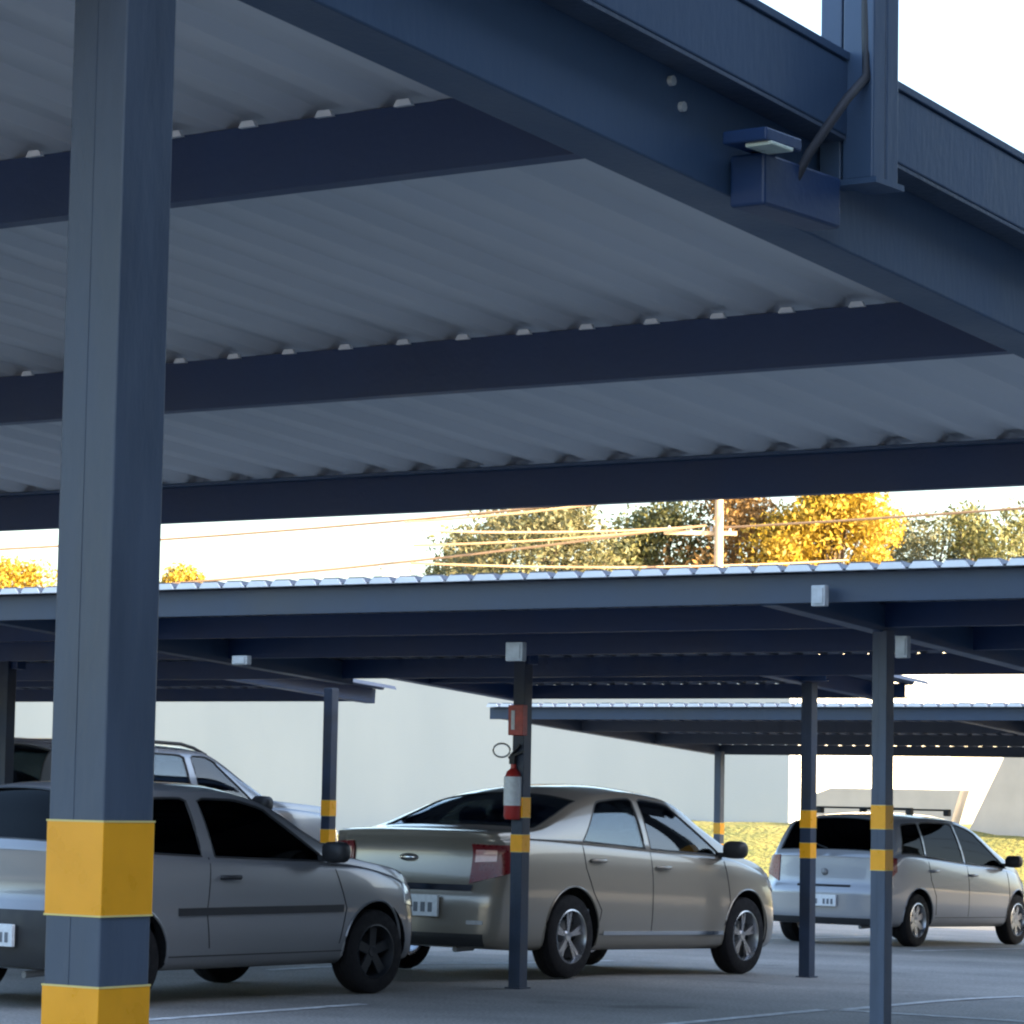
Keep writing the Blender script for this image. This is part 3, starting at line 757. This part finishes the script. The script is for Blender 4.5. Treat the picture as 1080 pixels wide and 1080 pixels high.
SEDAN = dict(name='sedan', paint=M['beige'], wheel_r=.318, axles=(-1.25, 1.37), wheel_kind='alloy',
    shape=dict(L=4.48, W=1.74, zb=.21, tum=.40,
        top=[(-2.24, 1.085), (-2.12, 1.105), (-1.78, 1.12), (-1.62, 1.145), (-1.30, 1.275), (-.98, 1.405), (-.62, 1.480), (-.15, 1.512), (.25, 1.492), (.48, 1.440), (.85, 1.235), (1.22, 1.030), (1.36, .985), (1.7, .925), (2.0, .835), (2.15, .74), (2.24, .62)],
        belt=[(-2.24, 1.03), (-1.8, 1.045), (-1.2, 1.03), (0, .985), (1.1, .945), (1.6, .86), (2.0, .76), (2.24, .56)],
        wid=[(-2.24, .815), (-1.9, .85), (-1.2, .868), (0, .868), (1.3, .866), (1.8, .845), (2.1, .79), (2.24, .72)],
        rear_prof=[(.2, .03), (.32, .075), (.60, .075), (.66, .045), (.72, .015), (.95, -.02), (1.05, .02), (1.09, .03)]),
    cabin=(-1.42, 1.10), seats=(.35, -.55), windshield=(1.17, .50), rear_window=(-1.60, -.93, .07, .05), rglass='glass_mid',
    side_windows=[(-1.06, -.16, -.74, -.16, 'glass_mid'), (-.08, 1.02, -.08, .42, 'glass')],
    patches=[('taillight', -1, .56, .98, .70, 1.00, .82, .99, 'red_lens', .012), ('reverse_lamp', -1, .585, .74, .86, .955, .87, .955, 'pink_lens', .018),
             ('headlight', 1, .42, 1.0, .60, .70, .72, .84, 'clear_lens', .010),
             ('chrome_garnish', -1, 0, .60, .640, .685, None, None, 'chrome', .016),
             ('reflector', -1, .58, .70, .40, .43, .40, .43, 'clear_lens', .010),
             ('lower_valance', -1, 0, .70, .24, .33, None, None, 'black_plastic', .008)],
    gaps=[[(-.12, .36), (-.12, .98)], [(1.00, .40), (1.08, .60), (1.02, .93)], [(-.98, .66), (-.86, .52), (-.90, .36)], [(-.98, .66), (-1.08, .84), (-1.10, 1.02)], [(-.90, .335), (1.00, .335)]],
    handles=[(-.92, .90), (.03, .86)], handle_mat='beige', strips=[(-.82, .98, .345, .03, 'chrome')], mirror=(.98, .95), mirror_mat='black_plastic',
    plate=(.53, -.10, .54, .16), badge=(.885, .085, .032, 'chrome'))
HATCH = dict(name='hatchback', paint=M['grey_car'], wheel_r=.292, axles=(-1.20, 1.17), wheel_kind='dark',
    shape=dict(L=3.83, W=1.64, zb=.22, tum=.36,
        top=[(-1.79, 1.00), (-1.735, 1.06), (-1.575, 1.30), (-1.44, 1.40), (-1.2, 1.432), (-.6, 1.447), (-.15, 1.44), (.08, 1.40), (.28, 1.33), (.62, 1.12), (.86, .99), (1.05, .94), (1.6, .86), (1.8, .77), (1.915, .64)],
        belt=[(-1.79, .975), (-1.4, .98), (-.8, .95), (0, .92), (.9, .89), (1.3, .83), (1.7, .74), (1.915, .58)],
        wid=[(-1.79, .765), (-1.5, .80), (-1, .818), (0, .82), (1.1, .815), (1.5, .79), (1.8, .74), (1.915, .67)],
        rear_prof=[(.2, .03), (.34, .085), (.60, .085), (.66, .02), (.80, .0), (.98, .0)], rear_curve=.10, xr=-1.79),
    cabin=(-1.49, .76), seats=(-.05, -.80), windshield=(.83, .30), rear_window=(-1.73, -1.46, .08, .07), rglass='glass_dark', wglass='glass_mid',
    side_windows=[(-1.38, -.52, -1.22, -.56, 'glass_dark'), (-.40, .70, -.46, .22, 'glass_dark')],
    patches=[('taillight', -1, .66, .86, .66, .97, .68, .97, 'red_lens', .010), ('headlight', 1, .38, .92, .56, .68, .62, .76, 'clear_lens', .010),
             ('bumper_cover', -1, 0, .70, .27, .62, None, None, 'black_plastic', .014)],
    gaps=[[(-.48, .36), (-.52, .60), (-.46, .95)], [(.78, .36), (.84, .60), (.74, .90)], [(-.84, .31), (.84, .31)]],
    handles=[(-.30, .82)], handle_mat='black_plastic', strips=[(-.78, .80, .60, .05, 'black_plastic')], mirror=(.62, .91), mirror_mat='black_plastic',
    plate=(.46, -.27, .42, .14), badge=(.83, .04, .04, 'chrome'), wiper=(-1.73, 1.0))
FIT = dict(name='hatchback', paint=M['silver'], wheel_r=.300, axles=(-1.26, 1.34), wheel_kind='cover',
    shape=dict(L=3.92, W=1.70, zb=.22, tum=.36,
        top=[(-1.96, 1.00), (-1.90, 1.07), (-1.74, 1.33), (-1.60, 1.45), (-1.3, 1.495), (-.6, 1.525), (-.1, 1.52), (.25, 1.47), (.55, 1.37), (.95, 1.14), (1.25, .99), (1.4, .95), (1.7, .86), (1.86, .76), (1.96, .62)],
        belt=[(-1.96, .97), (-1.5, 1.03), (-.8, .99), (0, .94), (1.0, .89), (1.4, .83), (1.75, .73), (1.96, .56)],
        wid=[(-1.96, .80), (-1.6, .835), (-1, .85), (0, .85), (1.2, .845), (1.55, .815), (1.85, .75), (1.96, .68)],
        rear_prof=[(.2, .02), (.34, .07), (.62, .07), (.68, .02), (.85, .0), (.98, -.01)], rear_curve=.12),
    cabin=(-1.66, 1.10), seats=(.15, -.70), windshield=(1.20, .50), rear_window=(-1.895, -1.62, .07, .06), rglass='glass_dark', wglass='glass_mid',
    side_windows=[(-1.60, -1.035, -1.44, -1.02, 'glass_dark'), (-.99, -.045, -.975, -.10, 'glass_dark'), (0, 1.08, -.055, .50, 'glass_dark')],
    patches=[('taillight', -1, .62, .93, .70, 1.00, .84, .99, 'red_lens', .010), ('headlight', 1, .38, .98, .54, .66, .64, .78, 'clear_lens', .010),
             ('lower_valance', -1, 0, .72, .24, .31, None, None, 'black_plastic', .008), ('grip_moulding', -1, 0, .34, .655, .675, None, None, 'black_plastic', .010)],
    gaps=[[(-.02, .34), (-.02, .93)], [(1.02, .36), (1.06, .60), (1.04, .88)], [(-1.0, .97), (-.98, .76), (-.86, .58), (-.84, .36)], [(-.84, .33), (1.02, .33)]],
    handles=[(-.92, .86), (.08, .82)], handle_mat='silver', strips=[], mirror=(1.00, .92), mirror_mat='black_plastic',
    plate=(.50, 0, .40, .13), badge=(.82, .04, .04, 'pole_grey'), crossbars=(-1.05, -.05), wiper=(-1.89, 1.0))
SUV = dict(name='estate_car', paint=M['white_car'], wheel_r=.34, axles=(-1.30, 1.38), wheel_kind='alloy',
    shape=dict(L=4.50, W=1.80, zb=.25, tum=.28,
        top=[(-2.25, 1.20), (-2.18, 1.28), (-2.02, 1.62), (-1.88, 1.75), (-1.6, 1.80), (-.8, 1.83), (0, 1.825), (.10, 1.80), (.30, 1.71), (.60, 1.53), (.84, 1.385), (1.0, 1.365), (1.8, 1.33), (2.1, 1.22), (2.25, .98)],
        belt=[(-2.25, 1.17), (-1.5, 1.26), (-.6, 1.24), (.4, 1.26), (1.0, 1.28), (1.7, 1.24), (2.1, 1.10), (2.25, .85)],
        wid=[(-2.25, .86), (-1.8, .89), (-1, .90), (0, .90), (1.3, .895), (1.8, .87), (2.1, .82), (2.25, .76)],
        rear_prof=[(.2, .02), (.34, .07), (.62, .07), (.68, .02), (1.2, 0)]),
    cabin=(-1.95, .75), seats=(.0, -.85), windshield=(.80, .28), rear_window=(-2.17, -1.90, .08, .07), rglass='glass_mid', wglass='glass',
    side_windows=[(-1.78, -1.16, -1.70, -1.14, 'glass_mid'), (-1.04, -.22, -1.02, -.26, 'glass_mid'), (-.12, .66, -.17, .18, 'glass')],
    patches=[('taillight', -1, .64, .98, .80, 1.14, .84, 1.14, 'red_lens', .010), ('headlight', 1, .42, 1.0, .78, .90, .84, 1.0, 'clear_lens', .010)],
    gaps=[[(-.11, .36), (-.11, 1.20)], [(.90, .40), (.96, .70), (.92, 1.14)], [(-1.08, 1.2), (-1.06, .85), (-.92, .62), (-.90, .40)]],
    handles=[(-.98, 1.08), (.0, 1.06)], handle_mat='white_car', strips=[], mirror=(.52, 1.24), mirror_mat='black_plastic',
    plate=(.70, 0, .40, .13), rails=(-1.75, .10, .055, 'black_plastic'))

def place(root, x, y, yaw_deg, label, cat):
    root.location = (x, y, gz(x, y)); root.rotation_euler = (0, -math.atan((gz(x, y+1.3)-gz(x, y-1.3))/2.6), R(yaw_deg))
    tag(root, label, cat, None)
# sedan: right rear wheel near world (-13.54, 20.06)
place(make_car(SEDAN), -14.30, 21.35, 90, 'beige silver sedan seen from behind at an angle, behind the fire extinguisher post', 'car')
place(make_car(HATCH), -14.24, 16.41, 85.5, 'grey silver hatchback with black side strip and dark tinted windows, partly behind the near post', 'car')
place(make_car(FIT), -17.56, 33.36, 90, 'pale silver hatchback with black roof bars, parked far right beyond the posts', 'car')
place(make_car(SUV), -19.25, 21.62, 90, 'tall silver grey estate car with roof rails, showing above the grey hatchback', 'car')

# ------------------------------------------------------------------ buildings beyond
def wall_thing(name, label, cat, p0, p1, z0, z1, th, m, cap=True):
    a, b = Vector(p0), Vector(p1); d = b-a; L_ = d.length; ang = math.atan2(d.y, d.x)
    t = empty(name, (a.x, a.y, z0), ang); tag(t, label, cat)
    mb = MB(); mb.box((L_/2, th/2, (z1-z0)/2), (L_, th, z1-z0)); mb.build('wall', m, t, bevel=.01)
    if cap: mb = MB(); mb.box((L_/2, th/2, z1-z0+.05), (L_+.1, th+.12, .10)); mb.build('coping', m, t, bevel=.01)
    return t
cor = c2w(5.93, 66)
# hall with a shaded long side facing us and a sunlit gable
hall = empty('hall', (cor.x, cor.y, -.2)); tag(hall, 'long windowless white rendered hall behind the parked cars, in shade', 'building')
mb = MB(); mb.box((-35, .15, 2.6), (70, .30, 5.2)); mb.build('wall', M['wall'], hall, bevel=.01)
mb = MB(); mb.box((-35, .15, 5.25), (70.2, .46, .10)); mb.build('coping', M['wall'], hall, bevel=.01)
mb = MB(); mb.box((-35, 8, 4.9), (69.6, 15.4, .12)); mb.build('roof', M['stone'], hall)
mb = MB(); mb.box((-.15, 8, 2.6), (.30, 15.3, 5.2)); mb.build('side_wall', M['wall_sun'], hall, bevel=.01)
# sunlit annex turned towards the sun
p0 = c2w(6.3, 74); p1 = c2w(22, 66)
wall_thing('annex', 'bright sunlit wall on the far right beyond the hatchback', 'building', (p0.x, p0.y), (p1.x+6, p1.y+1), -.3, 5.2, .3, M['wall_sun'])
# sloping ramp wall
def wedge(name, label, cat, pts, Z, th, m):
    t = empty(name, c2w(pts[0][0], Z)); tag(t, label, cat); k_ = 1/(CA+SA*pts[0][0]/Z)
    mb = MB(); x0 = pts[0][0]; n = len(pts)
    vs = [((x-x0)*k_, y, z) for y in (0, th) for x, z in pts]
    mb.add(vs, [tuple(range(n)), tuple(range(2*n-1, n-1, -1))]+[(i, n+i, n+(i+1) % n, (i+1) % n) for i in range(n)])
    mb.build('wall', m, t, bevel=.01); return t
s = 3300/62.
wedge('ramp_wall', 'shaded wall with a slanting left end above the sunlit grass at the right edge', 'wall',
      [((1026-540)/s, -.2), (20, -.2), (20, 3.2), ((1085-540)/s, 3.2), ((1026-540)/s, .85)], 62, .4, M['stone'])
s = 3300/64.  # grey slab in place of the canopy shadow on the sunlit wall
wedge('shadow_slab', 'grey slab for the canopy shadow on the sunlit wall, just above the roof bars of the far hatchback', 'wall',
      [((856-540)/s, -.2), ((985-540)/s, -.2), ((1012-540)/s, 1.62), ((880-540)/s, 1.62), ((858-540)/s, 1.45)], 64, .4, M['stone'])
# unseen block added on the right to keep the sun off the lot
nb = empty('shade_block', (7.5, 17, 0)); tag(nb, 'large grey block added out of view beside the lot to shade the cars', 'building')
mb = MB(); mb.box((8, 0, 7.5), (16, 50, 15)); mb.build('wall', M['pole_dark'], nb)
mb = MB(); mb.box((8, 0, 15.1), (16.4, 50.4, .2)); mb.build('roof', M['stone'], nb)
for i in range(10):
    for j in range(4):
        mb = MB(); mb.box((-.02, -18+i*4, 2.2+j*3.2), (.06, 1.6, 1.3)); w_ = mb.build('window', M['interior'], nb, bevel=.01)
wh = empty('reflection_block', (38, 76, -.4)); tag(wh, 'long dark block added out of view beyond the lot to darken reflections in the car sides', 'building')  # unseen dark block added to darken what the car sides reflect
mb = MB(); mb.box((0, 0, 6), (66, 10, 13)); mb.build('wall', M['pole_dark'], wh)
mb = MB(); mb.box((0, 0, 12.6), (67, 11, .2)); mb.build('roof', M['stone'], wh)
# a far pale roof block just above the canopy line
p = c2w(-6.6, 180); db = empty('distant_building', (p.x, p.y, 0)); tag(db, 'tiny pale distant building above the middle canopy, left of the trees', 'building'); db.rotation_euler.z = R(35)
mb = MB(); mb.box((0, 0, 7), (1.5, 4, 14.0)); mb.build('wall', M['wall'], db); mb = MB(); mb.box((0, 0, 14.06), (1.8, 4.2, .12)); mb.build('roof', M['stone'], db)

# ------------------------------------------------------------------ trees
def tree(X, Z, top, w, m, label, seed, base=.5, n=3400, leaf=.095, name='leafy_tree', low=.28, extra=None):
    rnd = random.Random(seed); p = c2w(X, Z, base-.3); t = empty(name, p); tag(t, label, 'tree', 'trees beyond the hall')
    H = top-base
    tr = MB(); tr.tube([(0, 0, 0), (.05, .03, H*.25), (-.04, .08, H*.5), (.02, 0, H*.82)], 1, 10, radii=[H*.030, H*.024, H*.016, .03])
    clumps = []
    for k in range(54):
        a = rnd.uniform(0, 2*math.pi); u = rnd.uniform(low, 1.0)
        rad = w/2*math.sqrt(max(.03, 1-((u-.42)/.60)**2))*rnd.uniform(.35, .86)
        c = Vector((rad*math.cos(a), rad*math.sin(a), H*min(.93, u*.95))); cr = w*rnd.uniform(.10, .19)
        clumps.append((c, cr))
        if k % 2 == 0: tr.tube([(0, 0, c.z*.55), (c.x*.5, c.y*.5, c.z*.80), tuple(c)], 1, 5, radii=[H*.011, H*.007, .015])
    tr.build('trunk', M['bark'], t, smooth=60)
    mb = MB()
    for i in range(int(n*7.5)):
        c, cr = clumps[rnd.randrange(len(clumps))]
        d = Vector((rnd.gauss(0, 1), rnd.gauss(0, 1), rnd.gauss(0, 1))).normalized()*cr*(rnd.random()**.4)
        q = c+d; q.z = min(q.z, H)
        a = Vector((rnd.gauss(0, 1), rnd.gauss(0, 1), rnd.gauss(0, 1))).normalized()
        b = a.cross(Vector((rnd.gauss(0, 1), rnd.gauss(0, 1), rnd.gauss(0, 1)))).normalized()
        l = leaf*rnd.uniform(.6, 1.3)
        mb.add([q-a*l, q+b*l*.45, q+a*l, q-b*l*.45], [(0, 1, 2, 3)])
    mb.build('crown', m, t)
    return t
tree(.45, 90, 10.9, 7.0, M['leaf_green'], 'broad grey green tree, the leftmost large one above the canopy edge', 1)
tree(-1.2, 94, 9.7, 4.6, M['leaf_olive'], 'lower olive tree at the left foot of the broad grey green tree', 2, n=1800)
tree(2.8, 92, 9.4, 5.0, M['leaf_olive'], 'lower olive tree at the right foot of the broad grey green tree', 12, n=1800)
tree(4.6, 93, 10.5, 5.4, M['leaf_olive'], 'olive tree left of the utility pole', 3, n=2400)
tree(6.5, 92, 11.2, 6.2, M['leaf_orange'], 'orange brown tree behind the utility pole', 4, n=3000)
tree(9.2, 90, 11.2, 6.0, M['leaf_gold'], 'round golden yellow tree, brightest above the canopy edge', 5, n=3800)
tree(12.6, 96, 10.7, 7.0, M['leaf_green'], 'low green tree just right of the golden tree', 6, n=1800)
tree(14.2, 93, 10.6, 6.4, M['leaf_olive'], 'low yellowish tree, second right of the golden tree', 7, n=2400)
tree(16.4, 94, 10.8, 7.0, M['leaf_green'], 'green tree cut by the right edge of the photo', 8, n=2400)
tree(-16.6, 105, 9.3, 4.4, M['leaf_gold'], 'small golden tree far left of the near post', 9, n=1800)
tree(-14.9, 108, 9.1, 2.6, M['leaf_gold'], 'small golden tree mostly hidden by the near post', 11, n=1500)
tree(-11.0, 106, 9.3, 3.6, M['leaf_gold'], 'small golden tree just right of the near post', 10, n=1500)

# utility pole and wires
up = c2w(5.65, 85, 0); pole = empty('utility_pole', up); tag(pole, 'tan utility pole with a crossarm before the orange tree', 'utility pole'); pole.rotation_euler.z = R(35)
mb = MB(); mb.tube([(0, 0, 0), (0, 0, 10.4)], 1, 12, radii=[.17, .11]); mb.build('shaft', M['concrete_pole'], pole, smooth=40)
for z_ in (9.6, 8.55):
    mb = MB(); mb.box((-.5, .12, z_), (2.0, .10, .12)); ca = mb.build('crossarm', M['concrete_pole'], pole, bevel=.01)
    for k in (-1.35, -.8, -.2, .3):
        mb = MB(); mb.lathe([(.0001, 0), (.045, 0), (.03, .06), (.05, .09), (.0001, .14)], 10, 'z', c=(k, .12, z_+.06)); mb.build('insulator', M['box'], ca, smooth=50)
WR = 'power lines strung past the utility pole'
wires = [((-2.9, 84, 8.6), (4.9, 85, 9.7)), ((-2.7, 84, 7.5), (9.5, 88, 8.1)), ((-3.1, 84, 9.3), (4.8, 85, 9.9)), ((-60, 120, 9.6), (5.2, 85, 9.8)), ((-30, 100, 8.2), (5.2, 85, 9.72)), ((-3, 84, 8.9), (5.1, 85, 9.75)), ((-40, 110, 9.9), (5.9, 85, 9.70)),
         ((-2.6, 83, 7.9), (5.3, 85, 8.75)), ((-2.4, 83, 8.3), (5.0, 85, 8.7)), ((-20, 95, 6.8), (4.9, 85, 8.72)), ((5.9, 85, 9.75), (40, 60, 13)), ((5.8, 85, 8.7), (42, 62, 11.5))]
labs = ['tan power line rising gently through the middle of the broad tree to the pole top', 'tan power line low across the trees, passing behind the foot of the pole', 'short tan power line over the crown of the broad tree to the pole top', 'topmost tan power line running left of the pole over the broad tree', 'tan power line sloping up to the left end of the upper crossarm', 'tan power line crossing the upper half of the broad tree', 'long tan power line from far left ending at the right end of the upper crossarm',
        'tan power line sloping across the lower half of the broad tree', 'tan power line reaching the lower crossarm from the broad tree', 'lowest tan power line, just above the canopy edge', 'upper power line running right from the pole over the golden tree', 'lower power line running right from the pole through the golden tree']
for (a, b), lb in zip(wires, labs):
    pa, pb = c2w(a[0], a[1], a[2]), c2w(b[0], b[1], b[2]); L_ = (pb-pa).length
    mb = MB(); mb.tube([pa.lerp(pb, t)-Vector((0, 0, 4*min(.5, L_*.012)*t*(1-t))) for t in rng(0, 1, 14)], .036, 6)
    tag(mb.build('power_line', M['sun_cable'], smooth=60), lb, 'power line', WR)

# ------------------------------------------------------------------ sun, sky, camera
SUN_EL = R(15); sd = Vector((.999, .045, 0)).normalized()
az = math.atan2(sd.x, sd.y)
d = Vector((sd.x*math.cos(SUN_EL), sd.y*math.cos(SUN_EL), math.sin(SUN_EL)))
sl = bpy.data.lights.new('sun', 'SUN'); sl.energy = 5.0; sl.angle = R(.5); sl.color = (1, .80, .52)
so = bpy.data.objects.new('sun', sl); col.objects.link(so); so.rotation_euler = d.to_track_quat('Z', 'Y').to_euler()
w = bpy.data.worlds.new('World'); scene.world = w; w.use_nodes = True
nt = w.node_tree; bg = nt.nodes['Background']; sky = nt.nodes.new('ShaderNodeTexSky'); sky.sky_type = 'NISHITA'
sky.sun_disc = False; sky.sun_elevation = SUN_EL; sky.sun_rotation = az; sky.air_density = 1.0; sky.dust_density = 3.5; sky.ozone_density = 1.5
nt.links.new(sky.outputs[0], bg.inputs[0]); bg.inputs[1].default_value = .15

cd = bpy.data.cameras.new('camera'); cam = bpy.data.objects.new('camera', cd); col.objects.link(cam); scene.camera = cam
cd.sensor_width = 36; cd.lens = 3300/1080*36; cd.clip_end = 5000; cd.clip_start = .05
F0 = Vector((-SA, CA, 0)); r0 = Vector((CA, SA, 0)); P = math.atan(295/3300); rho = .0187
f = F0*math.cos(P)+Vector((0, 0, 1))*math.sin(P); u0 = r0.cross(f)
u = u0*math.cos(rho)-r0*math.sin(rho); r_ = r0*math.cos(rho)+u0*math.sin(rho)
mtx = Matrix((r_, u, -f)).transposed().to_4x4(); mtx.translation = Vector((0, 0, 1.42)); cam.matrix_world = mtx
# the sign of the roll: the photograph's verticals lean to the right at the top
vs_ = scene.view_settings; vs_.view_transform = 'Standard'; vs_.look = 'None'; vs_.exposure = 2.6; vs_.gamma = 1
scene.render.engine = 'CYCLES'
scene.cycles.filter_width = 2.2
scene.cycles.use_denoising = True
scene.cycles.max_bounces = 8; scene.cycles.transparent_max_bounces = 12
